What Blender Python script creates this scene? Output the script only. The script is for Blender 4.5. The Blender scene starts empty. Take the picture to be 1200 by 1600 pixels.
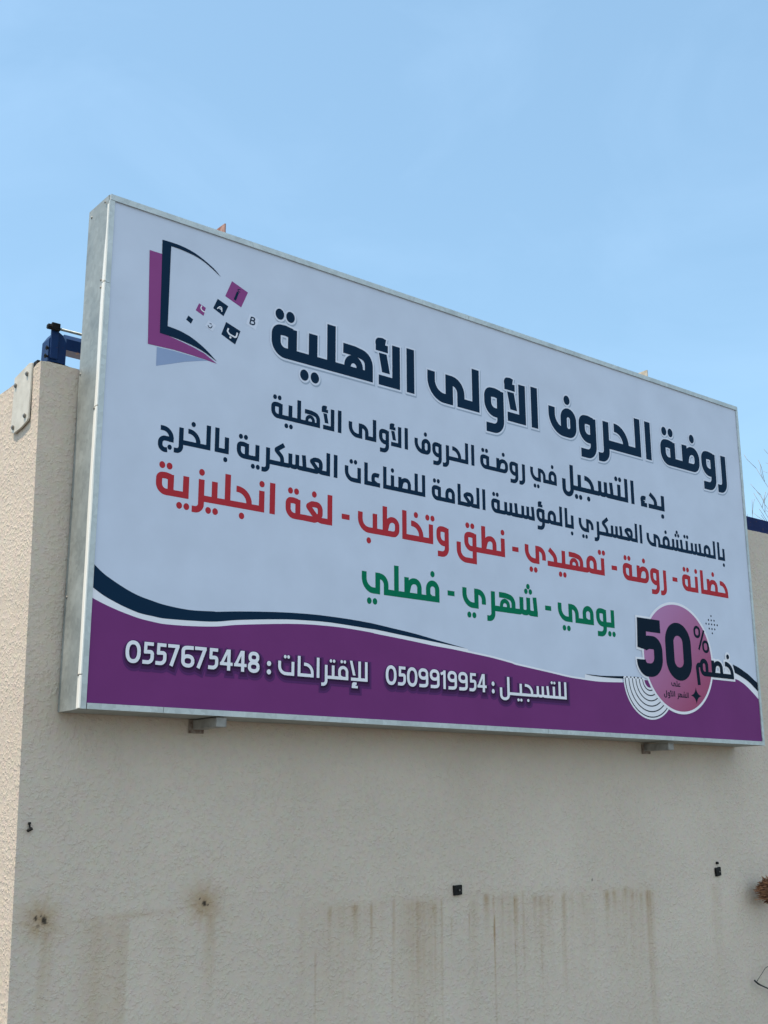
import bpy, bmesh, math, random
import numpy as np
from mathutils import Vector, Matrix
from mathutils.geometry import delaunay_2d_cdt

rnd = random.Random(7)
scene = bpy.context.scene
COL = scene.collection
R = math.radians

# ------------------------------------------------------------------ camera
Z0 = 2.0                                   # height of the sign's lower edge above the ground
yaw, pitch, roll = 6.73133299e-01, 2.50095444e-01, -4.03389568e-03
F = Vector((math.sin(yaw) * math.cos(pitch), math.cos(yaw) * math.cos(pitch), math.sin(pitch)))
r0 = Vector((math.cos(yaw), -math.sin(yaw), 0)); u0 = r0.cross(F)
rr = math.cos(roll) * r0 + math.sin(roll) * u0
uu = -math.sin(roll) * r0 + math.cos(roll) * u0
cd = bpy.data.cameras.new("camera"); cam = bpy.data.objects.new("camera", cd); COL.objects.link(cam)
cd.sensor_fit = 'HORIZONTAL'; cd.sensor_width = 36.0; cd.lens = 36.0 * 1844.75931 / 1200.0
cd.clip_start = 0.05; cd.clip_end = 5000
m = Matrix((rr, uu, -F)).transposed().to_4x4()
m.translation = Vector((-1.76941871, -3.93012152, Z0 - 0.360629432))
cam.matrix_world = m
scene.camera = cam

# ------------------------------------------------------------------ sky and sun
SUN_EL, SUN_AZ = R(68), R(-80)             # azimuth from +Y towards +X: behind the wall, to the left
sun_dir = Vector((math.sin(SUN_AZ) * math.cos(SUN_EL), math.cos(SUN_AZ) * math.cos(SUN_EL), math.sin(SUN_EL)))
world = bpy.data.worlds.new("World"); scene.world = world; world.use_nodes = True
nt = world.node_tree; nt.nodes.clear()
out = nt.nodes.new('ShaderNodeOutputWorld'); bg = nt.nodes.new('ShaderNodeBackground')
sky = nt.nodes.new('ShaderNodeTexSky'); sky.sky_type = 'NISHITA'; sky.sun_disc = False
sky.sun_elevation = SUN_EL; sky.sun_rotation = SUN_AZ
sky.air_density = 1.0; sky.dust_density = 1.0; sky.ozone_density = 1.0; sky.altitude = 300
bg.inputs['Strength'].default_value = 0.14
tc = nt.nodes.new('ShaderNodeTexCoord'); mp = nt.nodes.new('ShaderNodeMapping')
mp.inputs['Scale'].default_value = (2.2, 2.2, 4.0)
no = nt.nodes.new('ShaderNodeTexNoise'); no.inputs['Scale'].default_value = 2.1; no.inputs['Detail'].default_value = 7; no.inputs['Roughness'].default_value = 0.55
no.inputs['Distortion'].default_value = 0.6
rp = nt.nodes.new('ShaderNodeMapRange'); rp.inputs['From Min'].default_value = 0.47; rp.inputs['From Max'].default_value = 0.85
rp.inputs['To Max'].default_value = 0.045
mx = nt.nodes.new('ShaderNodeMix'); mx.data_type = 'RGBA'
mx.inputs['B'].default_value = (6.0, 7.6, 9.6, 1)
L = nt.links.new
L(tc.outputs['Generated'], mp.inputs['Vector']); L(mp.outputs['Vector'], no.inputs['Vector'])
L(no.outputs['Fac'], rp.inputs['Value']); L(rp.outputs['Result'], mx.inputs['Factor'])
tint = nt.nodes.new('ShaderNodeMix'); tint.data_type = 'RGBA'; tint.blend_type = 'MULTIPLY'; tint.inputs['Factor'].default_value = 1.0
tint.inputs['B'].default_value = (0.95, 1.07, 0.97, 1)      # the camera's white balance
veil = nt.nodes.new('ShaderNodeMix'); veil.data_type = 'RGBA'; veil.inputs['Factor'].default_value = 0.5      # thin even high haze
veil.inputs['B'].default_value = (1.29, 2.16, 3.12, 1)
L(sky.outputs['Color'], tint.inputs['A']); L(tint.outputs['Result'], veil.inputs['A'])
# unseen white patchy fill added overhead and behind the viewer, lighting wall and sign
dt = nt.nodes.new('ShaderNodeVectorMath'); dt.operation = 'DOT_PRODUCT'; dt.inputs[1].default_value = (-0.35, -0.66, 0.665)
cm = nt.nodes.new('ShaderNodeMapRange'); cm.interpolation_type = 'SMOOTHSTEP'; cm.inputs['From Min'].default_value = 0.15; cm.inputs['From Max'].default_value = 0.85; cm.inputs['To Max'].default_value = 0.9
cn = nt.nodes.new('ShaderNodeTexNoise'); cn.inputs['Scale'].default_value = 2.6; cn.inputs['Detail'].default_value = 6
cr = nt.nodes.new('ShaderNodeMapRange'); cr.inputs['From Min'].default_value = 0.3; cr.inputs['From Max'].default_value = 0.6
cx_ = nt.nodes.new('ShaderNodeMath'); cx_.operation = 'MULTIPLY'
sky_fill = nt.nodes.new('ShaderNodeMix'); sky_fill.data_type = 'RGBA'; sky_fill.inputs['B'].default_value = (4.25, 4.95, 5.45, 1)
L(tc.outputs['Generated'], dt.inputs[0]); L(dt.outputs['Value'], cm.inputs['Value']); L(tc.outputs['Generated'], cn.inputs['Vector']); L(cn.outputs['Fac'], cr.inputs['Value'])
L(cm.outputs['Result'], cx_.inputs[0]); L(cr.outputs['Result'], cx_.inputs[1]); L(cx_.outputs['Value'], sky_fill.inputs['Factor'])
L(veil.outputs['Result'], sky_fill.inputs['A']); L(sky_fill.outputs['Result'], mx.inputs['A']); L(mx.outputs['Result'], bg.inputs['Color']); L(bg.outputs['Background'], out.inputs['Surface'])
sd = bpy.data.lights.new("sun", 'SUN'); sun = bpy.data.objects.new("sun", sd); COL.objects.link(sun)
sd.energy = 2.6; sd.angle = R(0.6); sd.color = (1.0, 0.84, 0.66)
sun.rotation_euler = sun_dir.to_track_quat('Z', 'Y').to_euler()
scene.view_settings.view_transform = 'Standard'; scene.view_settings.look = 'None'
scene.view_settings.exposure = 1.0; scene.view_settings.gamma = 1.0

# ------------------------------------------------------------------ helpers
def mat(name, col, rough=0.6, metal=0.0, spec=0.5):
    m_ = bpy.data.materials.new(name); m_.use_nodes = True
    b = m_.node_tree.nodes['Principled BSDF']
    b.inputs['Base Color'].default_value = (*col, 1); b.inputs['Roughness'].default_value = rough
    b.inputs['Metallic'].default_value = metal; b.inputs['Specular IOR Level'].default_value = spec
    return m_

def noisy(name, c1, c2, scale, rough=0.6, metal=0.0, bump=0.0, bscale=60.0, detail=6, stretch=(1, 1, 1), lo=0.35, hi=0.65):
    m_ = mat(name, c1, rough, metal); t = m_.node_tree; b = t.nodes['Principled BSDF']
    tcn = t.nodes.new('ShaderNodeTexCoord'); mpn = t.nodes.new('ShaderNodeMapping'); mpn.inputs['Scale'].default_value = stretch
    n = t.nodes.new('ShaderNodeTexNoise'); n.inputs['Scale'].default_value = scale; n.inputs['Detail'].default_value = detail
    rmp = t.nodes.new('ShaderNodeValToRGB'); rmp.color_ramp.elements[0].position = lo; rmp.color_ramp.elements[1].position = hi
    rmp.color_ramp.elements[0].color = (*c1, 1); rmp.color_ramp.elements[1].color = (*c2, 1)
    t.links.new(tcn.outputs['Object'], mpn.inputs['Vector']); t.links.new(mpn.outputs['Vector'], n.inputs['Vector'])
    t.links.new(n.outputs['Fac'], rmp.inputs['Fac']); t.links.new(rmp.outputs['Color'], b.inputs['Base Color'])
    if bump:
        n2 = t.nodes.new('ShaderNodeTexNoise'); n2.inputs['Scale'].default_value = bscale; n2.inputs['Detail'].default_value = 4
        bp = t.nodes.new('ShaderNodeBump'); bp.inputs['Strength'].default_value = bump; bp.inputs['Distance'].default_value = 0.004
        t.links.new(tcn.outputs['Object'], n2.inputs['Vector']); t.links.new(n2.outputs['Fac'], bp.inputs['Height'])
        t.links.new(bp.outputs['Normal'], b.inputs['Normal'])
    return m_

def link(name, me, parent=None, mats=()):
    o = bpy.data.objects.new(name, me); COL.objects.link(o)
    for q in mats: me.materials.append(q)
    if parent: o.parent = parent
    return o

def obj(name, bm, material, parent=None, smooth=False):
    me = bpy.data.meshes.new(name)
    bmesh.ops.recalc_face_normals(bm, faces=bm.faces)
    bm.to_mesh(me); bm.free()
    if smooth:
        for p in me.polygons: p.use_smooth = True
    return link(name, me, parent, [material])

def thing(name, label, cat, loc=(0, 0, 0), group=None):
    o = bpy.data.objects.new(name, None); COL.objects.link(o); o.location = loc
    o.empty_display_size = 0.1
    tag(o, label, cat, group); return o

def tag(o, label=None, cat=None, group=None, kind=None):
    if label: o['label'] = label
    if cat: o['category'] = cat
    if group: o['group'] = group
    if kind: o['kind'] = kind

def add_box(bm, x0, x1, y0, y1, z0, z1, bev=0.0):
    g = bmesh.ops.create_cube(bm, size=1.0)
    for v in g['verts']:
        v.co = Vector(((x0 + x1) / 2 + v.co.x * (x1 - x0), (y0 + y1) / 2 + v.co.y * (y1 - y0), (z0 + z1) / 2 + v.co.z * (z1 - z0)))
    if bev:
        es = list({e for v in g['verts'] for e in v.link_edges})
        bmesh.ops.bevel(bm, geom=es, offset=bev, segments=2, affect='EDGES', profile=0.5)

def add_prism(bm, poly, axis, a, b):
    """poly: list of 2-D points; extruded along axis from a to b"""
    def mk(p, t):
        if axis == 0: return Vector((t, p[0], p[1]))
        if axis == 1: return Vector((p[0], t, p[1]))
        return Vector((p[0], p[1], t))
    A = [bm.verts.new(mk(p, a)) for p in poly]; B = [bm.verts.new(mk(p, b)) for p in poly]
    bm.faces.new(A); bm.faces.new(B[::-1]); n = len(poly)
    for i in range(n): bm.faces.new((A[i], B[i], B[(i + 1) % n], A[(i + 1) % n]))

def add_tube(bm, pts, rad, n=8):
    """tube along points; rad a number or a list"""
    pts = [Vector(p) for p in pts]; rings = []
    prev = None
    for i, p in enumerate(pts):
        d = (pts[min(i + 1, len(pts) - 1)] - pts[max(i - 1, 0)]).normalized()
        if prev is None:
            a = d.orthogonal().normalized()
        else:
            a = (prev - d * prev.dot(d)).normalized()
        prev = a; b = d.cross(a)
        r_ = rad[i] if isinstance(rad, (list, tuple)) else rad
        rings.append([bm.verts.new(p + (a * math.cos(2 * math.pi * k / n) + b * math.sin(2 * math.pi * k / n)) * r_) for k in range(n)])
    for i in range(len(rings) - 1):
        for k in range(n):
            bm.faces.new((rings[i][k], rings[i][(k + 1) % n], rings[i + 1][(k + 1) % n], rings[i + 1][k]))
    bm.faces.new(rings[0][::-1]); bm.faces.new(rings[-1])

# ------------------------------------------------------------------ ground
bm = bmesh.new()
bmesh.ops.create_grid(bm, x_segments=40, y_segments=40, size=600)
M_ground = noisy('sandy_asphalt', (0.085, 0.08, 0.07), (0.13, 0.12, 0.105), 3.0, 0.95, bump=0.5, bscale=40)
g = obj('ground', bm, M_ground); tag(g, kind='structure')

# ------------------------------------------------------------------ stucco wall
WY, WT = 0.2, Z0 + 1.328                    # front plane and top of the wall
def stucco():
    m_ = mat('beige_stucco', (0.5, 0.46, 0.4), 0.9, 0, 0.25); t = m_.node_tree; b = t.nodes['Principled BSDF']; N = t.nodes.new; K = t.links.new
    tcn = N('ShaderNodeTexCoord')
    def noise(sc, det, ro=0.5, dist=0.0):
        n = N('ShaderNodeTexNoise'); n.inputs['Scale'].default_value = sc; n.inputs['Detail'].default_value = det
        n.inputs['Roughness'].default_value = ro; n.inputs['Distortion'].default_value = dist
        K(tcn.outputs['Object'], n.inputs['Vector']); return n
    big = noise(1.3, 5); rmp = N('ShaderNodeValToRGB')
    rmp.color_ramp.elements[0].position = 0.3; rmp.color_ramp.elements[1].position = 0.7
    rmp.color_ramp.elements[0].color = (0.585, 0.50, 0.415, 1); rmp.color_ramp.elements[1].color = (0.665, 0.575, 0.485, 1)
    K(big.outputs['Fac'], rmp.inputs['Fac'])
    fine = noise(38, 3, 0.6)
    mf = N('ShaderNodeMix'); mf.data_type = 'RGBA'; mf.blend_type = 'MULTIPLY'; mf.inputs['Factor'].default_value = 0.16
    K(rmp.outputs['Color'], mf.inputs['A']); K(fine.outputs['Color'], mf.inputs['B'])
    at = N('ShaderNodeAttribute'); at.attribute_name = 'stain'
    sep = N('ShaderNodeSeparateColor'); K(at.outputs['Color'], sep.inputs['Color'])
    m1 = N('ShaderNodeMix'); m1.data_type = 'RGBA'; m1.inputs['B'].default_value = (0.335, 0.215, 0.105, 1)
    K(sep.outputs['Red'], m1.inputs['Factor']); K(mf.outputs['Result'], m1.inputs['A'])
    m2 = N('ShaderNodeMix'); m2.data_type = 'RGBA'; m2.inputs['B'].default_value = (0.012, 0.011, 0.010, 1)
    K(sep.outputs['Green'], m2.inputs['Factor']); K(m1.outputs['Result'], m2.inputs['A'])
    K(m2.outputs['Result'], b.inputs['Base Color'])
    n1 = noise(72, 2.5, 0.55, 0.2); n2 = noise(170, 2, 0.5, 0.0); n3 = noise(4.5, 4, 0.6, 0.5); n4 = noise(9, 3, 0.5, 0.8)
    r1 = N('ShaderNodeMapRange'); r1.inputs['From Min'].default_value = 0.42; r1.inputs['From Max'].default_value = 0.78; r1.interpolation_type = 'SMOOTHSTEP'
    K(n1.outputs['Fac'], r1.inputs['Value'])
    ad = N('ShaderNodeMath'); ad.operation = 'MULTIPLY_ADD'; ad.inputs[1].default_value = 0.25
    K(n2.outputs['Fac'], ad.inputs[0]); K(r1.outputs['Result'], ad.inputs[2])
    bp = N('ShaderNodeBump'); bp.inputs['Strength'].default_value = 0.6; bp.inputs['Distance'].default_value = 0.0042
    # trowelled unevenness: the grain fades in patches and the coat swells a little
    pr = N('ShaderNodeMapRange'); pr.inputs['From Min'].default_value = 0.3; pr.inputs['From Max'].default_value = 0.62; pr.inputs['To Min'].default_value = 0.6; pr.inputs['To Max'].default_value = 1.15
    K(n4.outputs['Fac'], pr.inputs['Value'])
    pm = N('ShaderNodeMath'); pm.operation = 'MULTIPLY'; K(ad.outputs['Value'], pm.inputs[0]); K(pr.outputs['Result'], pm.inputs[1])
    sw = N('ShaderNodeMath'); sw.operation = 'MULTIPLY_ADD'; sw.inputs[1].default_value = 2.2; K(n3.outputs['Fac'], sw.inputs[0]); K(pm.outputs['Value'], sw.inputs[2])
    K(sw.outputs['Value'], bp.inputs['Height']); K(bp.outputs['Normal'], b.inputs['Normal'])
    return m_
M_stucco = stucco()

def sstep(a, b, x):
    t = np.clip((x - a) / (b - a), 0, 1); return t * t * (3 - 2 * t)
rs = np.random.RandomState(3)
def fbm1(x, seed, octs=4, f=3.0):
    r_ = np.random.RandomState(seed); s = 0; a = 1.0; tot = 0
    for o in range(octs):
        tab = r_.rand(4096); xi = x * f; i = np.floor(xi).astype(int); fr = xi - i; fr = fr * fr * (3 - 2 * fr)
        s = s + a * (tab[i % 4096] * (1 - fr) + tab[(i + 1) % 4096] * fr); tot += a; a *= 0.55; f *= 2.1
    return s / tot
def stains(x, z):
    """x along the wall, z above the sign's lower edge: brown run-off and dark holes"""
    br = np.zeros_like(x); dk = np.zeros_like(x)
    wob = x + 0.006 * (fbm1(z + 7, 11, 3, 6) - 0.5)
    def streak(xc, w, zt, ln, amt, soft=0.02):
        nonlocal br
        d = np.abs(wob - xc) / w
        edge = np.clip(1.25 - d, 0, 1)
        dep = zt - z
        v = sstep(-0.012, soft + 0.022 * fbm1(x + zt * 3, 77, 3, 40), dep) * np.exp(-np.clip(dep, 0, 9) / ln)
        fr = 0.25 + 1.15 * fbm1(x * 1.0 + 3 + 0.01 * fbm1(z + 4, 25, 3, 9), 21, 4, 75) * (0.35 + 0.9 * fbm1(z + x * 0.6 + 9, 22, 4, 12))
        br = np.maximum(br, 1.95 * amt * edge * v * fr)
    # the long run of streaks to the right
    for xc, w, ln, amt in ((1.23, .018, .09, .5), (1.362, .02, .10, .52), (1.30, .03, .06, .25), (1.446, .012, .22, .35), (1.568, .012, .22, .36), (1.50, .04, .06, .22),
                           (1.655, .045, .26, .42), (1.705, .035, .40, .50), (1.74, .014, .45, .40), (1.797, .02, .10, .45),
                           (1.84, .008, .35, .3), (2.112, .022, .07, .72), (2.155, .010, .10, .3), (2.295, .022, .13, .62),
                           (2.213, .012, .2, .26), (2.345, .012, .3, .28), (2.42, .03, .11, .48), (2.465, .03, .18, .38), (2.508, .022, .14, .42), (2.62, .025, .22, .32),
                           (2.68, .02, .16, .22), (2.754, .02, .12, .25), (2.93, .03, .10, .45), (2.985, .022, .07, .52), (3.074, .028, .10, .58),
                           (3.124, .02, .14, .45), (3.19, .02, .30, .36), (3.25, .04, .45, .40), (3.811, .05, .3, .16), (2.03, .03, .2, .16), (1.1, .03, .3, .1), (1.70, .13, .45, .26), (3.10, .20, .35, .20), (2.46, .17, .25, .17), (1.33, .20, .25, .15), (2.25, .12, .3, .14), (2.72, .15, .3, .12)):
        streak(xc, w, -0.715 - 0.006 * (xc - 1) + 0.008 * math.sin(xc * 9) + rs.uniform(-.012, .010), ln * rs.uniform(.8, 1.3), amt * rs.uniform(.75, 1.15))
    for xc, zt, ln, amt in ((1.897, -.80, .05, .8), (2.003, -.785, .07, .75), (2.158, -.80, .26, .85), (2.60, -.86, .2, .42), (1.80, -.83, .3, .45),
                            (1.163, -.88, .25, .4), (1.56, -.95, .2, .4), (1.355, -.83, .25, .3), (2.29, -.9, .25, .4), (2.46, -.92, .2, .36), (0.68, -.84, .2, .25), (2.83, -.85, .2, .25), (3.17, -.82, .3, .35), (0.10, -.99, .05, .4)):
        streak(xc, .006, zt, ln, amt * .8, 0.04)
    hz = np.exp(-np.abs(z + 0.722) / 0.012) * ((x > 1.15) & (x < 3.28)) * (0.07 + .10 * fbm1(x, 5, 3, 7))
    br = np.maximum(br, hz)
    # left block with the dark ledge line
    blk = sstep(0.10, 0.20, wob) * sstep(0.335, 0.325, wob) * sstep(-0.70, -0.74, z)
    br = np.maximum(br, blk * (0.16 + 0.16 * fbm1(x, 31, 4, 30)) * (0.75 + 0.3 * fbm1(z + 5, 34, 3, 8)))
    br = np.maximum(br, 0.12 * sstep(0.42, 0.47, wob) * sstep(0.56, 0.5, wob) * sstep(-0.70, -0.74, z) * np.exp((z + .7) * 3))
    line = np.exp(-((z + 0.728 - 0.045 * (x - 0.12)) / 0.012) ** 2) * sstep(0.02, 0.16, x) * sstep(0.62, 0.42, x)
    br = np.maximum(br, line * (0.10 + 0.34 * fbm1(x, 41, 4, 25)) * (0.5 + fbm1(x, 43, 3, 9)))
    # two old anchor points
    for hx, hz_, rad in ((-0.012, -0.715, .07), (0.636, -0.690, .075)):
        rr_ = np.hypot(x - hx, z - hz_)
        ang = fbm1(np.arctan2(z - hz_, x - hx) * 2 + 9, 55, 3, 2)
        br = np.maximum(br, 0.85 * np.exp(-(rr_ / (rad * (0.55 + 0.6 * ang))) ** 2) * (0.55 + 0.6 * fbm1(x * 3 + z * 5 + 20, 61, 3, 20)))
        streak(hx + 0.03, .03, hz_ - 0.02, .17, .38)
    for hx, hz_, a, b_ in ((-0.028, -0.708, .006, .009), (0.002, -0.716, .008, .013), (-0.008, -0.70, .004, .004), (-0.018, -.735, .01, .003), (0.640, -0.689, .009, .010), (0.619, -0.671, .004, .004), (.655, -.694, .006, .003), (2.827, -0.682, .004, .006), (0.01, -.728, .006, .003)):
        q = ((x - hx) / a) ** 2 + ((z - hz_) / b_) ** 2
        dk = np.maximum(dk, 0.9 * sstep(1.5, 0.6, q))
    return np.clip(br, 0, 0.85), dk

def corner_x(z):                            # the corner leans a little
    return -0.153 + (1.32 - (z - Z0)) * (0.049 / 2.4)
xs = np.arange(0, 5.4, 0.006); xs = np.concatenate([xs, np.arange(5.4, 12.01, 0.3)])
zs = np.concatenate([np.arange(0, 0.8, 0.2), np.arange(0.8, 1.45, 0.006), np.arange(1.45, 3.2, 0.09), np.linspace(3.25, WT, 4)])
nx, nz = len(xs), len(zs)
top_n = 0.012 * (fbm1(xs + 2, 71, 5, 6) - 0.5) + 0.010 * np.exp(-((xs - 0.06) / 0.05) ** 2) - 0.004
V = np.zeros((nz, nx, 3))
for j, z in enumerate(zs):
    V[j, :, 0] = corner_x(z) + xs; V[j, :, 1] = WY; V[j, :, 2] = z
V[-1, :, 2] += top_n
verts = V.reshape(-1, 3)
idx = np.arange(nz * nx).reshape(nz, nx)
quads = np.stack([idx[:-1, :-1], idx[:-1, 1:], idx[1:, 1:], idx[1:, :-1]], -1).reshape(-1, 4)
br, dk = stains(verts[:, 0], verts[:, 2] - Z0)
vl = [tuple(v) for v in verts]; fl = [tuple(int(i) for i in f) for f in quads]; base_n = len(vl)
# the return face, the top and the far ends
DEP = 7.0
ys = np.concatenate([np.arange(WY, 1.0, 0.04), np.arange(1.0, DEP + WY, 1.0), [DEP + WY]])
edge = [int(idx[j, 0]) for j in range(nz) if (zs[j] < 0.9 and j % 3 == 0) or zs[j] > 1.3 and (zs[j] > 3.0 or j % 3 == 0) or j == 0]
side_prev = [int(idx[j, 0]) for j in range(nz)]
side_rows = [side_prev]
for k, y in enumerate(ys[1:]):
    row = []
    for j, z in enumerate(zs):
        zz = z
        if j == nz - 1: zz = z + top_n[0] * math.exp(-k * 0.5) - 0.022 * (1 - math.exp(-k * 0.6)) + 0.006 * (rs.rand() - 0.5)
        vl.append((corner_x(z), float(y), float(zz))); row.append(len(vl) - 1)
    side_rows.append(row)
for a, b in zip(side_rows[:-1], side_rows[1:]):
    for j in range(nz - 1):
        fl.append((b[j], a[j], a[j + 1], b[j + 1]))
bl = len(vl)
xr = float(V[0, -1, 0])
vl += [(xr, DEP + WY, 0.0), (xr, DEP + WY, WT - 0.02)]
topf = [int(i) for i in idx[-1, :]]
fl.append(tuple(topf + [bl + 1] + [r_[-1] for r_ in side_rows[::-1][:-1]]))
fl.append((int(idx[0, -1]), bl, bl + 1) + tuple(int(idx[j, -1]) for j in range(nz - 1, 0, -1)))
fl.append((bl, side_rows[-1][0]) + tuple(side_rows[-1][1:]) + (bl + 1,))
me = bpy.data.meshes.new('stucco_wall'); me.from_pydata(vl, [], fl); me.update()
ca = me.color_attributes.new('stain', 'FLOAT_COLOR', 'POINT')
cols = np.zeros((len(vl), 4), dtype=np.float32); cols[:base_n, 0] = br; cols[:base_n, 1] = dk; cols[:, 3] = 1
ca.data.foreach_set('color', cols.ravel())
wall = link('stucco_wall', me, None, [M_stucco])
tag(wall, 'beige rough stucco wall with brown run-off stains behind the big sign', 'wall')

# ------------------------------------------------------------------ lettering: a stroke alphabet, cut as flat foil
def fillet(pts):
    out_ = []
    n = len(pts)
    for i, p in enumerate(pts):
        q = Vector(p[:2]); r_ = p[2] if len(p) > 2 else 0
        if r_ <= 0 or i in (0, n - 1): out_.append(q); continue
        a = Vector(pts[i - 1][:2]) - q; b = Vector(pts[i + 1][:2]) - q
        la, lb = a.length, b.length; a.normalize(); b.normalize()
        ang = a.angle(b)
        if ang > math.pi - 0.05: out_.append(q); continue
        t = r_ / math.tan(ang / 2); t = min(t, la * (0.5 if 0 < i - 1 and len(pts[i - 1]) > 2 else 0.98), lb * (0.5 if i + 1 < n - 1 and len(pts[i + 1]) > 2 else 0.98))
        re = t * math.tan(ang / 2)
        c = q + (a + b).normalized() * (re / math.sin(ang / 2))
        s = q + a * t - c; e = q + b * t - c
        tot = s.angle(e) if s.length > 1e-9 else 0
        sg = 1 if s.x * e.y - s.y * e.x > 0 else -1
        k = max(3, int(tot / 0.16))
        for j in range(k + 1):
            th = sg * tot * j / k
            out_.append(c + Vector((s.x * math.cos(th) - s.y * math.sin(th), s.x * math.sin(th) + s.y * math.cos(th))))
    res = [out_[0]]
    for q in out_[1:]:
        if (q - res[-1]).length > 1e-4: res.append(q)
    return res

def stroke_polys(pts, w, ext=0.0, closed=False):
    P = fillet(pts); h = w / 2; polys = []
    if ext:
        P[0] = P[0] + (P[0] - P[1]).normalized() * ext; P[-1] = P[-1] + (P[-1] - P[-2]).normalized() * ext
    segs = [(P[i], P[i + 1]) for i in range(len(P) - 1)]
    for a, b in segs:
        d = (b - a).normalized(); nn = Vector((-d.y, d.x)) * h
        polys.append([a - nn, b - nn, b + nn, a + nn])
    pairs = list(zip(segs[:-1], segs[1:]))
    if closed: pairs.append((segs[-1], segs[0]))
    for (a, b), (c, d) in pairs:
        d1 = (b - a).normalized(); d2 = (d - c).normalized(); cr = d1.x * d2.y - d1.y * d2.x
        if abs(cr) < 1e-4: continue
        s = -1 if cr > 0 else 1
        n1 = Vector((-d1.y, d1.x)) * h * s; n2 = Vector((-d2.y, d2.x)) * h * s
        mid = (n1 + n2); co = mid.length / 2 / h
        if co > 0.45:
            tip = mid.normalized() * (h / co)
            pl = [b, b + n1, b + tip, b + n2]
        else: pl = [b, b + n1, b + n2]
        if s == 1: pl = pl[::-1]
        polys.append(pl)
    return polys

def disc(x, y, rx, ry, n=28):
    return [Vector((x + rx * math.cos(2 * math.pi * k / n), y + ry * math.sin(2 * math.pi * k / n))) for k in range(n)]

def area(p): return 0.5 * sum(p[i - 1].x * p[i].y - p[i].x * p[i - 1].y for i in range(len(p)))

def union(polys):
    vs, fs = [], []
    for p in polys:
        p = [Vector(q) for q in p]
        if abs(area(p)) < 1e-4: continue
        if area(p) < 0: p = p[::-1]
        fs.append(list(range(len(vs), len(vs) + len(p)))); vs += p
    r_ = delaunay_2d_cdt(vs, [], fs, 1, 1e-3)
    return [tuple(v) for v in r_[0]], [tuple(f) for f, o in zip(r_[2], r_[5]) if o]

# --- glyphs: functions of (w, joined on the left, joined on the right) -> strokes, dots, advance; 100 = height of an alef
def dots_at(cx, y, n, w):
    d = w * 0.5
    if n == 1: return [(cx, y, d)]
    if n == 2: return [(cx - w * .60, y, d), (cx + w * .60, y, d)]
    return [(cx - w * .58, y - 4, d * .95), (cx + w * .58, y - 4, d * .95), (cx, y + 14, d * .95)]
def base(w, x0, x1): return ([(x0, w / 2), (x1, w / 2)], 1)
def stem(H, up=0, dn=0, dx=0):
    def f(w, Lj, Rj):
        h = w / 2; l = 13 if Lj else 9.5; adv = l + w + (12 if Rj else 9.5)
        s = [([(l + h, 0), (l + h, H)], 1)]
        if Lj or Rj: s.append(base(w, -0.5 if Lj else l, adv + 0.5 if Rj else l + w))
        d = []
        if up: d += dots_at(l + h + (-4 if up == 2 else 0), 90, up, w)
        if dn: d += dots_at(l + h + (-8 if dn == 2 else -5), -24, dn, w)
        return s, d, adv
    return f
def ring(l, W, w, top=69, bot=0, corner=True):
    h = w / 2
    return ([(l + W - h, top - h - 2.5), (l + W * .5 + 2, top - h + .5, 10), (l + h, top - h - 1, (W - w) * .62), (l + h, bot + h, (W - w) * .75), (l + W - h, bot + h)], 1)
def oval(l, W, w, y0, y1):
    h = w / 2; c = l + W / 2; r_ = (W - w) / 2
    return ([(c, y0 + h), (l + h, y0 + h, r_), (l + h, y1 - h, r_), (l + W - h, y1 - h, r_), (l + W - h, y0 + h, r_), (c, y0 + h)], 1)
def taM(w, Lj, Rj):
    h = w / 2; l = 9; W = 2 * w + 18; adv = l + W + 17
    return [([(l + W - h, 0), (l + W - h, 65)], 1), ring(l, W, w), base(w, l + W - h, adv + .5)], dots_at(l + W * .5 + 1, 90, 2, w), adv
def kash(n):
    return lambda w, Lj, Rj: ([base(w, -.5, n + .5)], [], n)
def hamza(x, y, W, H, t):
    return [([(x + W * .80, y + H - t * .62), (x + W * .55, y + H - t * .5, 6), (x + W * .2, y + H - t * .6, H * .2), (x + W * .22, y + H * .42, H * .2), (x + W * .62, y + H * .34)], t),
            ([(x, y + t * .5), (x + W, y + t * .5)], t)]
def waw(hz=False):
    def f(w, Lj, Rj):
        h = w / 2; l = 6; W = 2 * w + 18; adv = l + W + (12 if Rj else 4)
        s = [([(l + W - h, 65), (l + W - h, -38 + h, 22), (l + 5, -38 + h)], 1), ring(l, W, w)]
        if Rj: s.append(base(w, l + W - h, adv + .5))
        if hz: s += [(p, t / w) for p, t in hamza(l + 12, 75, 32, 30, w * .72)]
        return s, [], adv
    return f
def ra(up=0):
    def f(w, Lj, Rj):
        h = w / 2; l = 2; st = l + 20 + h; adv = st + h + (12 if Rj else 6)
        s = [([(st, 68), (st, -37 + h, 19), (l, -37 + h)], 1)]
        if Rj: s.append(base(w, st, adv + .5))
        return s, (dots_at(st, 90, 1, w) if up else []), adv
    return f
def ha(up=0, dn=0):
    def f(w, Lj, Rj):
        h = w / 2; l = 8; W = 55; adv = l + W + (12 if Rj else 8)
        s = [([(l, 69.5 - h), (l + W - h, 69.5 - h, 41), (l + W - h, 0)], 1), base(w, -.5 if Lj else l, adv + .5 if Rj else l + W)]
        d = []
        if up: d += dots_at(l + 22, 91, 1, w)
        if dn: d += dots_at(l + 20, -23, 1, w)
        return s, d, adv
    return f
def jeemF(w, Lj, Rj):
    h = w / 2; l = 6
    return [([(l + 9, 61 - h), (l + 66 - h, 61 - h, 36), (l + 66 - h, 1)], 1), ([(l + 66, 11), (l + h, 13, 20), (l + h, -37, 20), (l + 40, -32)], 1)], [(l + 50, -20, h)], l + 66 + 0
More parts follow.
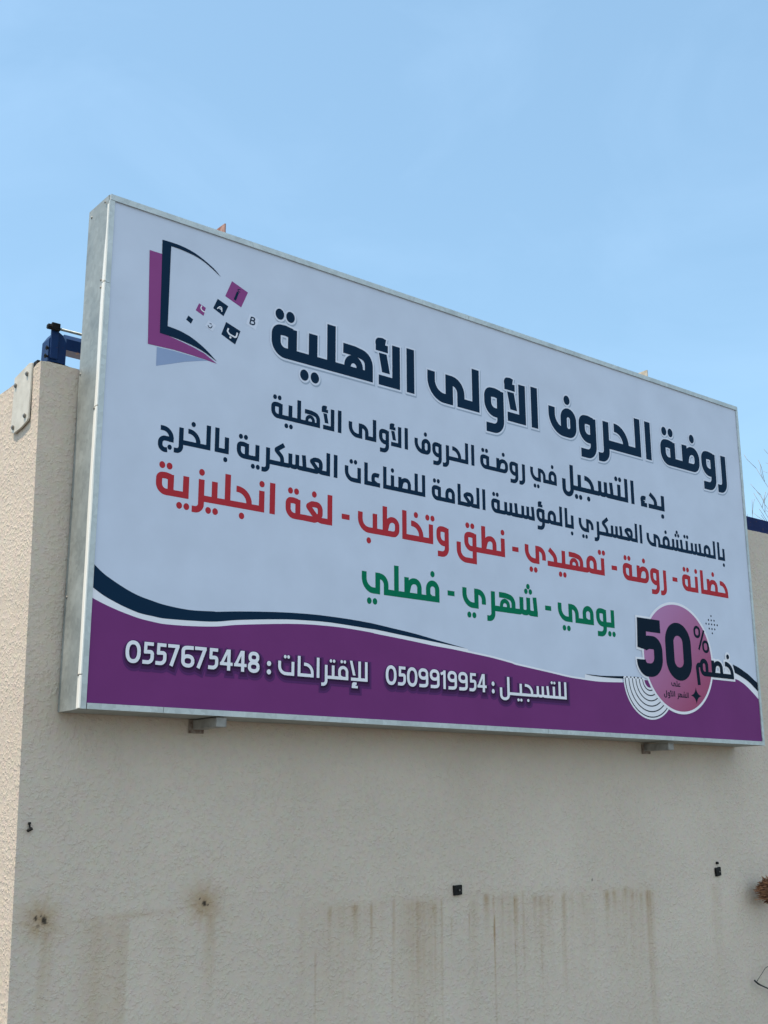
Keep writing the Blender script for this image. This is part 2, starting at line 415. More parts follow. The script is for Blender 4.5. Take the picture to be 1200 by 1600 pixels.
def kaf(w, Lj, Rj):
    h = w / 2; l = 8; adv = l + 51 + 7
    return [([(l + 48, 93), (l + 9, 66, 4), (l + 38, 40, 22), (l + 42, 0)], 1), base(w, -.5, adv + .5)], [], adv
def seen(up=0):
    def f(w, Lj, Rj):
        h = w / 2; l = 12; p = 34.5; t1 = l + h; t2 = t1 + p; t3 = t2 + p; adv = t3 + h + (14 if Rj else 9.5)
        s = [([(-.5, h), (t1, h, 11), (t1, 63)], 1), ([(t1, 34), (t1, h, 13), (t2, h, 13), (t2, 64)], 1),
             ([(t2, 34), (t2, h, 13), (adv + .5 if Rj else t3 + 3 + h, h)], 1), ([(t3 + 3, 0), (t3 + 2, 24, 20), (t3 - 2, 68)], 1)]
        return s, (dots_at(t2 + 1, 90, 3, w) if up else []), adv
    return f
def ain(up=0):
    def f(w, Lj, Rj):
        h = w / 2; l = 7; W = 64; adv = l + W + 6
        s = [([(-.5, h), (l + 34, h - 1, 12), (l + W - h, 26, 12), (l + W - h, 69 - h, 22), (l + 22, 69 - h, 16), (l + 7, 50, 2), (l + 42, 14, 8), (l + 58, h, 8), (adv + .5, h)], 1)]
        return s, (dots_at(l + 30, 92, 1, w) if up else []), adv
    return f
def ainI(w, Lj, Rj):
    h = w / 2; l = 8
    return [([(l + 44, 50), (l + 38, 62 - h, 6), (l + h, 62 - h, 16), (l + h, 22, 16), (l + 34, h)], 1), base(w, -.5, l + 50)], [], l + 50 + 8
def meem(w, Lj, Rj):
    h = w / 2; l = 9; W = 60; adv = l + W + 12
    return [([(adv + .5, h), (l + h, h, 20), (l + h, 70 - h, 20), (l + W - h, 70 - h, 22), (l + W - h, h)], 1), ([(-.5, h), (l + h, h, 9), (l + h, 32)], 1)], [], adv
def meemI(up=0, W=60):
    def f(w, Lj, Rj):
        h = w / 2; l = 10; adv = l + W + (12 if Rj else 8)
        s = [([(l + W - h, 0), (l + W - h, 70 - h, 23), (l + h, 70 - h, 21), (l + h, 16, 15), (l + h + 15, h + 2)], 1), base(w, -.5, adv + .5 if Rj else l + W)]
        return s, (dots_at(l + W / 2, 91, up, w) if up else []), adv
    return f
def faM(w, Lj, Rj):
    l = 7; W = 60; adv = l + W + 7
    return [oval(l, W, w, 0, 70), base(w, -.5, adv + .5)], [(l + W / 2, 91, w / 2)], adv
def faF(w, Lj, Rj):
    h = w / 2; l = 8
    return [([(l + h + 1, 67), (l + h, h, 40), (l + 70, h)], 1), oval(l + 42, 55, w, 0, 73)], [(l + 66, 93, h)], l + 97 + 3
def yaF(dn=0):
    def f(w, Lj, Rj):
        h = w / 2; l = 6; sx = l + 76 - h; lx = l + 111 - h; adv = l + 111 + (11 if Rj else 3)
        s = [([(l + h + 1, 67), (l + h, h, 38), (sx + h, h)], 1), ([(sx, 0), (sx, 68)], 1), ([(sx - h, 67.5 - h), (lx, 67.5 - h, 26), (lx, 0 if Rj else 17)], 1)]
        if Rj: s.append(base(w, lx - h, adv + .5))
        return s, (dots_at(l + 43, -24, 2, w) if dn else []), adv
    return f
def taF(w, Lj, Rj):
    h = w / 2; l = 8
    return [([(l + h + 1, 68), (l + h, h, 36), (l + 90, h)], 1), ([(l + 90 - h, 0), (l + 90 - h, 68)], 1)], dots_at(l + 48, 90, 2, w), l + 90 + 9.5
def baF(w, Lj, Rj):
    h = w / 2; l = 8; adv = l + 82 + 11
    return [([(l + h + 1, 67), (l + h, h, 36), (adv + .5, h)], 1), ([(l + 82 - h, 0), (l + 82 - h, 68)], 1)], [(l + 46, -25, h)], adv
def sad(H=68, up=0, W=75):
    def f(w, Lj, Rj):
        h = w / 2; l = 12 if Lj else 10; adv = l + W + (9 if Rj else 3)
        s = [([(l + h, 0), (l + h, H)], 1)]
        if Rj: s += [([(l + h + 2, 14), (l + h + 15, 68 - h, 24), (l + W - h, 68 - h, 22), (l + W - h, 0)], 1), base(w, -.5 if Lj else l, adv + .5)]
        else: s += [([(l + h + 2, 14), (l + h + 15, 68 - h, 24), (l + W - h, 68 - h, 22), (l + W - h, h, 18), (-.5 if Lj else l, h)], 1)]
        return s, (dots_at(l + 46, 91, 1, w) if up else []), adv
    return f
def qafF(w, Lj, Rj):
    h = w / 2; l = 6; x = l + 94 - h; adv = l + 94 + 12
    return [([(x, 65), (x, -44)], 1), ring(l + 36, 58, w), ([(l + 94, -44 + h), (l + h, -44 + h, 34), (l + h, 27)], 1), base(w, x, adv + .5)], dots_at(l + 64, 92, 2, w), adv
def lamF(w, Lj, Rj):
    h = w / 2; l = 6; W = 64; x = l + W - h; adv = l + W + (11 if Rj else 8)
    s = [([(l + h, 38), (l + h, -31 + h, 22), (x, -31 + h, 22), (x, 100)], 1)]
    if Rj: s.append(base(w, x, adv + .5))
    return s, [], adv
def lamAlef(up=True):
    def f(w, Lj, Rj):
        h = w / 2; l = 8; adv = l + 60 + (12 if Rj else 9.5)
        s = [([(l + 60 - h, 0), (l + 60 - h, 96 if up else 100)], 1), base(w, l, adv + .5 if Rj else l + 60)]
        if up:
            s.append(([(l + h + .5, 71), (l + h + 9.5, 29)], 'bar'))
            s += [(p, t / w) for p, t in hamza(l - 8, 75, 34, 31, w * .74)]
        else:
            s.append(([(l + h - 7, 100), (l + h + 12, 27)], 'bar'))
            s += [(p, t / w) for p, t in hamza(l + 5, -37, 36, 30, w * .8)]
        return s, [], adv
    return f
def dal(w, Lj, Rj):
    h = w / 2; l = 6; W = 53; adv = l + W + 12
    return [([(l + 10, 64), (l + W - h, 40, 30), (l + W - h, 0)], 1), base(w, l, adv + .5)], [], adv
def hamzaI(w, Lj, Rj):
    return [(p, t / w) for p, t in hamza(6, 0, 37, 49, w * .95)], [], 6 + 37 + 3
def heh(w, Lj, Rj):
    h = w / 2; l = 8; W = 80; t = w * .80; q = t / 2; adv = l + W + (9 if Rj else 8)
    s = [([(l, 69.5 - h), (l + W * .4, 69 - h, 40), (l + W - h, 52, 36), (l + W - h, 0)], 1), base(w, -.5 if Lj else l, adv + .5 if Rj else l + W),
         ([(l + 3 + q, h), (l + 3 + q, 48 - q, (50 - t) * .5), (l + 53 - q, 48 - q, (50 - t) * .5), (l + 53 - q, h)], .80)]
    return s, [], adv
def meemF(w, Lj, Rj):
    h = w / 2; adv = 83 + 10
    return [([(adv + .5, h), (29 + h, h, 20), (29 + h, 71 - h, 20), (83 - h, 71 - h, 22), (83 - h, h)], 1), ([(34 + h, 43), (h + 1, 44, 14), (h + 7, -38)], 1)], [], adv

G = dict(A=stem(100), l=stem(100), y=stem(68, dn=2), b=stem(68, dn=1), n=stem(68, up=1), t=stem(68, up=2), T=taM, k20=kash(16), k40=kash(42),
         w=waw(), W=waw(True), r=ra(), z=ra(1), H=ha(), x=ha(up=1), j=ha(dn=1), J=jeemF, k=kaf, s=seen(), S=seen(1), e=ain(), g=ain(1), E=ainI,
         m=meem, M=meemI(), f=meemI(1), q=meemI(2), F=faM, P=faF, Y=yaF(), I=yaF(1), O=taF, B=baF, c=sad(), d=sad(up=1), h=sad(H=100, W=73), Q=qafF,
         L=lamF, X=lamAlef(), Z=lamAlef(False), D=dal, a=hamzaI, o=heh, N=meemF)
RIGHT_ONLY = set('TAwWrzJDYIOBQLXZaNP')      # letters that never join what stands to their left

def layout(word, w):
    """word: glyph keys in visual order, '-' between letters that join; returns strokes, dots"""
    toks = []; cur = ''
    i = 0
    seq = word.split(' ')
    st, ds = [], []; x = 0.0
    for grp in seq:
        ks = grp.split('-')
        for n_, k in enumerate(ks):
            s, d, adv = G[k](w, n_ > 0, n_ < len(ks) - 1)
            st += [([(p[0] + x,) + tuple(p[1:]) for p in pts], wf) for pts, wf in s]
            ds += [(dx + x, dy, r_) for dx, dy, r_ in d]
            x += adv
    return st, ds

def word_polys(word, w, x0, x1, zb, Hh, grow=0.0, off=(0, 0)):
    """polygons in mm on the sign: fitted between x0 and x1, baseline zb, alef height Hh"""
    st, ds = layout(word, w)
    s = Hh / 100.0
    def raw(g_):
        pl = []
        for pts, wf in st:
            if wf == 'bar':
                (ax, ay), (bx, by) = pts; hw = w / 2 + g_
                pl.append([Vector((ax - hw, ay + g_)), Vector((bx - hw, by - g_)), Vector((bx + hw, by - g_)), Vector((ax + hw, ay + g_))])
            else: pl += stroke_polys(pts, w * wf + 2 * g_, g_)
        for x, y, r_ in ds: pl.append(disc(x, y, r_ * .97 + g_, r_ * 1.06 + g_))
        return pl
    p0 = raw(0)
    mn = min(q.x for p in p0 for q in p); mxx = max(q.x for p in p0 for q in p)
    sx = (x1 - x0) / (mxx - mn)
    pl = raw(grow / s) if grow else p0
    return [[Vector((x0 + (q.x - mn) * sx + off[0], zb + q.y * s + off[1])) for q in p] for p in pl]

# --- digits: height 100, given width W
def digit(ch, W, w):
    h = w / 2; r_ = (W - w) / 2; c = W / 2
    def ov(x0, x1, y0, y1):
        o_ = []
        for k in range(41):
            a_ = 2 * math.pi * k / 40; ca_, sa_ = math.cos(a_), math.sin(a_); e_ = 0.86
            o_.append(((x0 + x1) / 2 + ((x1 - x0) / 2 - h) * math.copysign(abs(ca_) ** e_, ca_), (y0 + y1) / 2 + ((y1 - y0) / 2 - h) * math.copysign(abs(sa_) ** e_, sa_)))
        return [(o_, 1)]
    if ch == '0': return ov(0, W, -1, 101)
    if ch == '1': return [([(W - h - 2, 0), (W - h - 2, 100)], 1), ([(W - h, 91), (0, 79)], .85)]
    if ch == '4': return [([(W * .70, 0), (W * .70, 100)], 1), ([(2, 31), (W, 31)], .85), ([(9, 27), (W * .62, 97)], .82)]
    if ch == '5': return [([(W * .95, 100 - h * .9), (W * .10 + h, 100 - h * .9), (W * .08 + h, 50)], .9), ([(W * .08 + h * .3, 55), (c, 56, 12), (W - h, 56, r_ * 1.15), (W - h, h - 1, r_ * 1.2), (0, h)], .97)]
    if ch == '6': return ov(0, W, -1, 60) + [([(W * .92, 100 - h), (c, 100 - h, 14), (h, 88, 26), (h, 30)], 1)]
    if ch == '9': return ov(0, W, 40, 101) + [([(W * .08, h), (c, h, 14), (W - h, 12, 26), (W - h, 70)], 1)]
    if ch == '7': return [([(0, 100 - h * .9), (W - 2, 100 - h * .9)], .9), ([(W - h * 1.05, 94), (W * .30, 0)], 1)]
    if ch == '8': return ov(W * .04, W * .96, 46, 101) + ov(0, W, -1, 56)
def digit_polys(ch, x0, x1, zb, Hh, w, grow=0.0, off=(0, 0)):
    s = Hh / 100.0; W = (x1 - x0) / s; pl = []
    for pts, wf in digit(ch, W, w): pl += stroke_polys(pts, w * wf + 2 * grow / s, grow / s if ch not in '0' else 0)
    return [[Vector((x0 + q.x * s + off[0], zb + q.y * s + off[1])) for q in p] for p in pl]

# ------------------------------------------------------------------ the sign
sign = thing('billboard', 'large white and purple Arabic kindergarten sign in a galvanised box on the wall', 'sign', (2.04, 0.1, Z0))
W_, D_ = 4.0851, 0.19198

INK = {}
def ink(name, col, rough=0.55, spec=0.05):
    m_ = mat('print_' + name, col, rough, 0, spec); t = m_.node_tree; b = t.nodes['Principled BSDF']; INK[name] = m_
    tc_ = t.nodes.new('ShaderNodeTexCoord'); mp_ = t.nodes.new('ShaderNodeMapping'); mp_.inputs['Scale'].default_value = (1.0, 1.0, 0.35)
    n_ = t.nodes.new('ShaderNodeTexNoise'); n_.inputs['Scale'].default_value = 2.2; n_.inputs['Detail'].default_value = 3
    b_ = t.nodes.new('ShaderNodeBump'); b_.inputs['Strength'].default_value = 0.5; b_.inputs['Distance'].default_value = 0.02
    d_ = t.nodes.new('ShaderNodeTexNoise'); d_.inputs['Scale'].default_value = 5; d_.inputs['Detail'].default_value = 8
    r_ = t.nodes.new('ShaderNodeMapRange'); r_.inputs['From Min'].default_value = 0.3; r_.inputs['From Max'].default_value = 0.7; r_.inputs['To Min'].default_value = 0.95; r_.inputs['To Max'].default_value = 1.03
    x_ = t.nodes.new('ShaderNodeMix'); x_.data_type = 'RGBA'; x_.blend_type = 'MULTIPLY'; x_.inputs['Factor'].default_value = 1; x_.inputs['A'].default_value = (*col, 1)
    t.links.new(tc_.outputs['Object'], mp_.inputs['Vector']); t.links.new(mp_.outputs['Vector'], n_.inputs['Vector']); t.links.new(n_.outputs['Fac'], b_.inputs['Height']); t.links.new(b_.outputs['Normal'], b.inputs['Normal'])
    t.links.new(tc_.outputs['Object'], d_.inputs['Vector']); t.links.new(d_.outputs['Fac'], r_.inputs['Value']); t.links.new(r_.outputs['Result'], x_.inputs['B']); t.links.new(x_.outputs['Result'], b.inputs['Base Color'])
    return m_
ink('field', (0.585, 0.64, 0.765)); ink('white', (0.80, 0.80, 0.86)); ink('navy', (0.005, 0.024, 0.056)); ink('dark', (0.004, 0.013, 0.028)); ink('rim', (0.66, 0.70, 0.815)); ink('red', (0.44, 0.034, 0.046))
ink('green', (0.001, 0.165, 0.082)); ink('purple', (0.175, 0.040, 0.170)); ink('logo_purple', (0.27, 0.066, 0.225)); ink('soft_grey', (0.30, 0.34, 0.45)); ink('pale_tile', (0.67, 0.71, 0.83))
ink('shadow_a', (0.100, 0.030, 0.130)); ink('shadow_b', (0.066, 0.022, 0.086)); ink('shadow_c', (0.034, 0.013, 0.046)); ink('edge_grey', (0.35, 0.42, 0.53))
ink('wing_grey', (0.29, 0.37, 0.56)); ink('emboss', (0.022, 0.052, 0.092))
# pink disc: printed gradient
mp_ = ink('pink', (0.55, 0.2, 0.4)); t_ = mp_.node_tree; tcn = t_.nodes.new('ShaderNodeTexCoord'); sx_ = t_.nodes.new('ShaderNodeSeparateXYZ')
cmb = t_.nodes.new('ShaderNodeMath'); cmb.operation = 'MULTIPLY_ADD'; cmb.inputs[1].default_value = -1.0
mr_ = t_.nodes.new('ShaderNodeMapRange'); mr_.inputs['From Min'].default_value = 2.55; mr_.inputs['From Max'].default_value = 3.30
rmp_ = t_.nodes.new('ShaderNodeValToRGB'); rmp_.color_ramp.elements[0].color = (0.46, 0.215, 0.41, 1); rmp_.color_ramp.elements[1].color = (0.36, 0.085, 0.17, 1)
t_.links.new(tcn.outputs['Object'], sx_.inputs['Vector']); t_.links.new(sx_.outputs['Z'], cmb.inputs[0]); t_.links.new(sx_.outputs['X'], cmb.inputs[2])
t_.links.new(cmb.outputs['Value'], mr_.inputs['Value']); t_.links.new(mr_.outputs['Result'], rmp_.inputs['Fac']); t_.links.new(rmp_.outputs['Color'], t_.nodes['Principled BSDF'].inputs['Base Color'])

PV, PF, PM = [], [], []
INKS = list(INK)
FACE_Y = 0.0075                              # the printed sheet sits behind the metal lips
STEP = 0.0005
def put(polys, ink_name, layer):
    vs, fs = union(polys)
    o = len(PV); y = FACE_Y - layer * STEP
    PV.extend([(x / 1000, y, z / 1000) for x, z in vs])
    PF.extend([tuple(i + o for i in f) for f in fs]); PM.extend([INKS.index(ink_name)] * len(fs))
def V2(l): return [Vector(p) for p in l]
def smooth(pts, k=5):
    P = [Vector(p) for p in pts]; o = []
    for i in range(len(P) - 1):
        a, b, c, d = P[max(i - 1, 0)], P[i], P[i + 1], P[min(i + 2, len(P) - 1)]
        for j in range(k):
            t = j / k
            o.append(0.5 * ((2 * b) + (c - a) * t + (2 * a - 5 * b + 4 * c - d) * t * t + (3 * b - a - 3 * c + d) * t ** 3))
    o.append(P[-1]); return o

X0, X1, ZB, ZT = 8, 4078, 8, 1992
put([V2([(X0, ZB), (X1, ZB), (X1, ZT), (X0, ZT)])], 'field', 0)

ART = {'navy_up': [(28, 517), (67, 488), (120, 460), (166, 439), (212, 423), (265, 411), (319, 401), (421, 393), (526, 398), (540, 398), (626, 408), (745, 419), (867, 428), (993, 433), (1090, 433), (1190, 431), (1292, 426), (1327, 423), (1432, 413), (1541, 402), (1651, 387), (1757, 373), (1850, 361)], 'navy_lo': [(29, 432), (72, 408), (124, 387), (169, 372), (215, 360), (268, 354), (321, 350), (458, 354), (542, 360), (628, 374), (745, 388), (867, 400), (961, 405), (1058, 408), (1157, 406), (1292, 401), (1327, 400), (1432, 392), (1540, 384), (1651, 376), (1757, 368), (1850, 361)], 'purple_up': [(29, 395), (74, 378), (125, 362), (171, 350), (216, 340), (269, 333), (322, 329), (431, 332), (542, 341), (628, 355), (746, 369), (868, 382), (962, 389), (1058, 392), (1157, 392), (1292, 386), (1327, 382), (1432, 375), (1540, 367), (1651, 358), (1757, 352), (1881, 342), (2000, 332), (2123, 317), (2154, 311), (2270, 300), (2389, 289), (2510, 277), (2593, 273), (2678, 270), (2764, 270), (2907, 277)], 'purple_up2': [(3863, 357), (3902, 348), (3950, 329), (3987, 308), (4029, 282), (4062, 259), (4080, 248)], 'n2_up': [(3848, 436), (3897, 424), (3943, 407), (3989, 389), (4028, 368), (4077, 343)], 'n2_lo': [(3863, 390), (3900, 380), (3943, 366), (3978, 352), (4006, 338), (4039, 317), (4079, 293)], 'n3_up': [(2629, 300), (2680, 300), (2749, 300), (2820, 303), (2905, 308)], 'n3_lo': [(2629, 300), (2680, 296), (2749, 294), (2819, 294), (2904, 296)], 'lg_purple': [(182, 1817), (238, 1817), (243, 1483), (293, 1474), (342, 1466), (393, 1456), (445, 1442), (505, 1412), (452, 1417), (388, 1421), (310, 1424), (194, 1420)], 'lg_navy_top': [(236, 1879), (280, 1880), (325, 1878), (370, 1870), (402, 1860), (436, 1845), (462, 1832), (486, 1817), (511, 1796), (483, 1813), (456, 1828), (426, 1842), (390, 1853), (351, 1859), (306, 1863), (268, 1863)], 'lg_navy_low': [(276, 1516), (309, 1513), (341, 1508), (379, 1497), (411, 1483), (444, 1465), (473, 1445), (505, 1421), (470, 1437), (438, 1450), (399, 1461), (355, 1469), (305, 1475), (243, 1478)], 'lg_grey': [(233, 1417), (310, 1419), (388, 1417), (465, 1416), (421, 1404), (358, 1385), (298, 1362), (234, 1338)], 'sq_al': [(564, 1794), (643, 1765), (612, 1689), (534, 1718)], 'sq_A': [(499, 1696), (550, 1677), (529, 1627), (479, 1649)], 'sq_c': [(413, 1652), (445, 1641), (436, 1603), (399, 1618)], 'sq_d': [(367, 1586), (389, 1575), (380, 1554), (357, 1566)], 'sq_t': [(459, 1591), (495, 1577), (481, 1546), (444, 1562)], 'sq_b': [(542, 1605), (612, 1582), (588, 1517), (521, 1545)], 'sq_B': [(655, 1673), (702, 1658), (685, 1606), (637, 1623)], 'strokes': {'al1': [(594, 1753), (580, 1713)], 'al2': [(606, 1766), (596, 1767), (592, 1760), (600, 1758), (591, 1757), (605, 1755)], 'A1': [(498, 1652), (518, 1673), (520, 1644)], 'A2': [(508, 1656), (520, 1653)], 'c1': [(426, 1645), (421, 1634), (426, 1626), (436, 1621), (444, 1622)], 't1': [(458, 1568), (460, 1561), (468, 1558), (474, 1562), (477, 1571)], 'b1': [(554, 1580), (549, 1566), (559, 1555), (586, 1548), (592, 1552), (597, 1571)], 'B1': [(663, 1660), (656, 1628)], 'B2': [(663, 1659), (676, 1658), (680, 1653), (674, 1644), (660, 1645)], 'B3': [(674, 1644), (681, 1638), (676, 1627), (656, 1628)]}, 'sdots': [(564, 1542), (467, 1578), (472, 1577)], 'arcs': {'L': [(2913, 301), (2920, 302), (2948, 303), (2974, 305), (3000, 307), (3031, 309), (3062, 308)], 'B': [(3118, 102), (3120, 116), (3118, 144), (3116, 173), (3114, 200), (3112, 228), (3112, 255)], 'R': [(3264, 165), (3252, 178)]}, 'frame': [(4, 1991), (21, 1991), (4061, 1976), (25, 511), (28, 20), (4074, 13), (3532, 11), (4072, 445)]}
up = smooth([(X0, 535)] + ART['navy_up'][0:]); lo = smooth([(X0, 447)] + ART['navy_lo'])
pu = smooth([(X0, 407)] + ART['purple_up']); pu2 = smooth(ART['purple_up2'])
def above(line, x):
    for a, b in zip(line[:-1], line[1:]):
        if a.x <= x <= b.x: return a.y + (b.y - a.y) * (x - a.x) / max(b.x - a.x, 1e-6)
    return line[-1].y
# white band, purple field, navy swooshes
wb = [p for p in lo] + [Vector((p.x, p.y + 9)) for p in pu if p.x > 1850]
wb = [p for p in wb if p.x < 2640] + smooth(ART['n3_lo'], 5)
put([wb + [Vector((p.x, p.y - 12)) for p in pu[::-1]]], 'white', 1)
put([smooth([(3770, 420)] + ART['n2_lo']) + [Vector((p.x, p.y - 12)) for p in pu2[::-1]] + [Vector((3770, 360))]], 'white', 1)
put([pu + [Vector((3000, 290)), Vector((3560, 330)), Vector((3790, 362))] + pu2 + [Vector((X1, ZB)), Vector((X0, ZB))]], 'purple', 2)
put([up + lo[::-1]], 'navy', 2)
n2u = smooth(ART['n2_up']); n2l = smooth(ART['n2_lo'])
put([n2u + n2l[::-1]], 'dark', 3)
put([smooth(ART['n3_up'] + [(3010, 312), (3060, 311)]) + smooth(ART['n3_lo'] + [(3010, 300), (3060, 303)])[::-1]], 'dark', 3)

# half rings under the discount disc
cx, cz = 3117, 303
def half(r_, n=40, a0=math.pi, a1=2 * math.pi): return [Vector((cx + r_ * math.cos(a0 + (a1 - a0) * k / n), cz + r_ * math.sin(a0 + (a1 - a0) * k / n))) for k in range(n + 1)]
put([half(203)] + [[Vector((x, cz - 1)), Vector((x + 22, cz - 1)), Vector((x + 19, cz + 8)), Vector((x + 3, cz + 8))] for x in (2915, 2946, 2974, 3002, 3030, 3056)], 'white', 4)
for r_ in (190, 162, 134, 107, 80, 54):
    put(stroke_polys([tuple(p) for p in half(r_)], 5.5), 'dark', 5)
put([half(40, 20, math.pi * 1.02, math.pi * 1.98)], 'purple', 5)
DC = (3369, 437)
put([disc(*DC, 298, 298, 96)], 'white', 4 + 2)
put([disc(*DC, 284, 284, 96)], 'pink', 7)

# discount: 50 % and the word below, with a white rim where they leave the disc
for grow, nm, ly in ((11, 'white', 6.5), (0, 'dark', 8)):
    five = [[(3222, 589), (3075, 589), (3072, 470)], [(3050, 470), (3075, 497, 0), (3130, 507, 40), (3201, 507, 66), (3201, 350, 82), (3064, 350, 70), (3058, 412)]]
    g_ = grow
    pl = [V2([(3043 - g_, 623 + g_), (3227 + g_, 623 + g_), (3227 + g_, 554 - g_), (3043 - g_, 554 - g_)]), V2([(3043 - g_, 600), (3110, 600), (3110, 500), (3098, 458 - g_), (3036 - g_, 468 - g_)])]
    pl += stroke_polys([(3088, 486), (3122, 499, 30), (3200, 499, 66), (3200, 354, 74), (3061, 354, 66), (3061, 405)], 70 + 2 * grow, grow)
    if ly == 8:
        pl += stroke_polys([(3371, 350), (3298, 350, 72), (3298, 589, 72), (3444, 589, 72), (3444, 350, 72), (3371, 350)], 70, 0, True)
        put(pl, nm, ly)
    else: put([[Vector(q) for q in p] for p in pl], nm, 4.5)
put(stroke_polys([(3541, 564), (3519, 564, 20), (3519, 616, 20), (3562, 616, 20), (3562, 564, 20), (3541, 564)], 15, 0, True), 'dark', 8)
put(stroke_polys([(3609, 488), (3587, 488, 20), (3587, 542, 20), (3631, 542, 20), (3631, 488, 20), (3609, 488)], 15, 0, True), 'dark', 8)
put(stroke_polys([(3602, 604), (3548, 494)], 14), 'dark', 8)
put(word_polys('N-c-x', 19.0, 3511, 3847, 353, 134, 12), 'white', 4)
put(word_polys('N-c-x', 19.0, 3511, 3847, 353, 134), 'dark', 8)
for ch, xa, xb, zb in (('Y-l-E', 3292, 3367, 282),): put(word_polys(ch, 17, xa, xb, zb, 29), 'dark', 8)
put(word_polys('L w X A', 17, 3227, 3318, 228, 29), 'dark', 8)
put(word_polys('r-o-S-l A', 17, 3336, 3432, 227, 29), 'dark', 8)
sc = (3497, 243); star = []
for k in range(4):
    a = Vector((math.cos(k * math.pi / 2), math.sin(k * math.pi / 2))) * 46; b = Vector((math.cos((k + 1) * math.pi / 2), math.sin((k + 1) * math.pi / 2))) * 46
    for j in range(8):
        t = j / 8; c = Vector((0, 0))
        star.append(Vector(sc) + a * (1 - t) ** 2 + (a + b) * 0.13 * 2 * t * (1 - t) * 1.0 + b * t * t)
put([star], 'dark', 8)
for x, z in ((3682, 692), (3657, 668), (3682, 668), (3707, 668), (3633, 645), (3658, 645), (3683, 645), (3708, 645), (3733, 645), (3658, 620), (3683, 620), (3708, 620), (3683, 596)):
    put([disc(x, z, 5.5, 5.5, 12)], 'dark', 1)

# emblem: open book and letter tiles
put([V2(ART['lg_grey'])], 'wing_grey', 1)
put([V2(ART['lg_purple'])], 'logo_purple', 2)
put([V2([(236, 1879), (276, 1866), (276, 1514), (243, 1478)])] + [smooth(ART['lg_navy_top'][:9]) + smooth(ART['lg_navy_top'][8:])] + [smooth(ART['lg_navy_low'][:8]) + smooth(ART['lg_navy_low'][7:])], 'navy', 3)
for k, nm in (('sq_al', 'logo_purple'), ('sq_A', 'navy'), ('sq_c', 'logo_purple'), ('sq_d', 'navy'), ('sq_t', 'pale_tile'), ('sq_b', 'navy'), ('sq_B', 'pale_tile')): put([V2(ART[k])], nm, 1)
S_ = ART['strokes']
def lines(keys, w, nm): put([p for k in keys for p in stroke_polys([q if i in (0, len(S_[k]) - 1) else (*q, 7) for i, q in enumerate(S_[k])], w)], nm, 2)
lines(['al1'], 11, 'navy'); lines(['al2'], 3.4, 'navy'); lines(['A1', 'A2'], 4.6, 'white'); lines(['c1'], 5, 'white'); lines(['t1'], 4, 'navy'); lines(['b1'], 7, 'white'); lines(['B1', 'B2', 'B3'], 6, 'navy')
put([disc(*ART['sdots'][0], 5, 5, 12)], 'white', 2); put([disc(*ART['sdots'][1], 2.4, 2.4, 10)], 'navy', 2); put([disc(*ART['sdots'][2], 2.4, 2.4, 10)], 'navy', 2)

# headline: navy letters, white rim, grey cast edge
for wd, xa, xb, zb, hh in (('T-y-l-o X A', 765, 1552, 1516, 216), ('Y-l w X A', 1632, 2365, 1512, 216), ('P w r-H-l A', 2444, 3250, 1510, 218), ('T-d w r', 3332, 3927, 1510, 216)):
    put(word_polys(wd, 22, xa, xb, zb, hh, 9.5, (4, -6)), 'edge_grey', 1)
    put(word_polys(wd, 22, xa, xb, zb, hh, 9), 'rim', 2)
    put(word_polys(wd, 22, xa, xb, zb, hh), 'navy', 3)
# the four lines below
for wd, xa, xb, zb, hh, nm in (
        ('T-y-l-o X A', 771, 1135, 1242, 102, 'navy'), ('Y-l w X A', 1174, 1511, 1239, 102, 'navy'), ('P w r-H-l A', 1550, 1921, 1237, 103, 'navy'), ('T-k20-d w r', 1959, 2260, 1236, 102, 'navy'),
        ('I-f', 2297, 2485, 1235, 103, 'navy'), ('L-y-j-s-t-l A', 2525, 3083, 1235, 130, 'navy'), ('a D-b', 3134, 3335, 1234, 127, 'navy'),
        ('J r-x-l A-b', 257, 573, 1040, 102, 'navy'), ('T-y r-k-s-e-l A', 610, 1115, 1036, 102, 'navy'), ('O A-E A-n-c-l-l', 1154, 1611, 1033, 102, 'navy'), ('T-M A-e-l A', 1650, 1986, 1030, 102, 'navy'),
        ('T-s-s W-m-l A-b', 2024, 2597, 1028, 102, 'navy'), ('I r-k-s-e-l A', 2635, 3130, 1026, 102, 'navy'), ('Y-F-S-t-s-m-l A-b', 3167, 3853, 1024, 103, 'navy'),
        ('T-y z-y-l-j-n A', 256, 799, 826, 131, 'red'), ('T-g-l', 851, 1089, 822, 132, 'red'), ('B-h A-x-t w', 1226, 1749, 819, 133, 'red'), ('Q-h-n', 1797, 2106, 818, 132, 'red'),
        ('I D-y-o-m-t', 2240, 2824, 814, 132, 'red'), ('T-d w r', 2957, 3311, 812, 132, 'red'), ('T-n A-d-H', 3447, 3857, 810, 133, 'red'),
        ('I-l-c-f', 1247, 1687, 555, 138, 'green'), ('I r-o-S', 1826, 2314, 552, 136, 'green'), ('I-M w-y', 2455, 2874, 549, 134, 'green')):
    put(word_polys(wd, 19.5, xa, xb, zb, hh), nm, 1)
for x, z, nm in ((1160, 872, 'red'), (2176, 867, 'red'), (2891, 865, 'red'), (3385, 863, 'red'), (1757, 606, 'green'), (2387, 603, 'green')):
    put([V2([(x - 21, z - 12), (x + 21, z - 12), (x + 21, z + 11), (x - 21, z + 11)])], nm, 1)
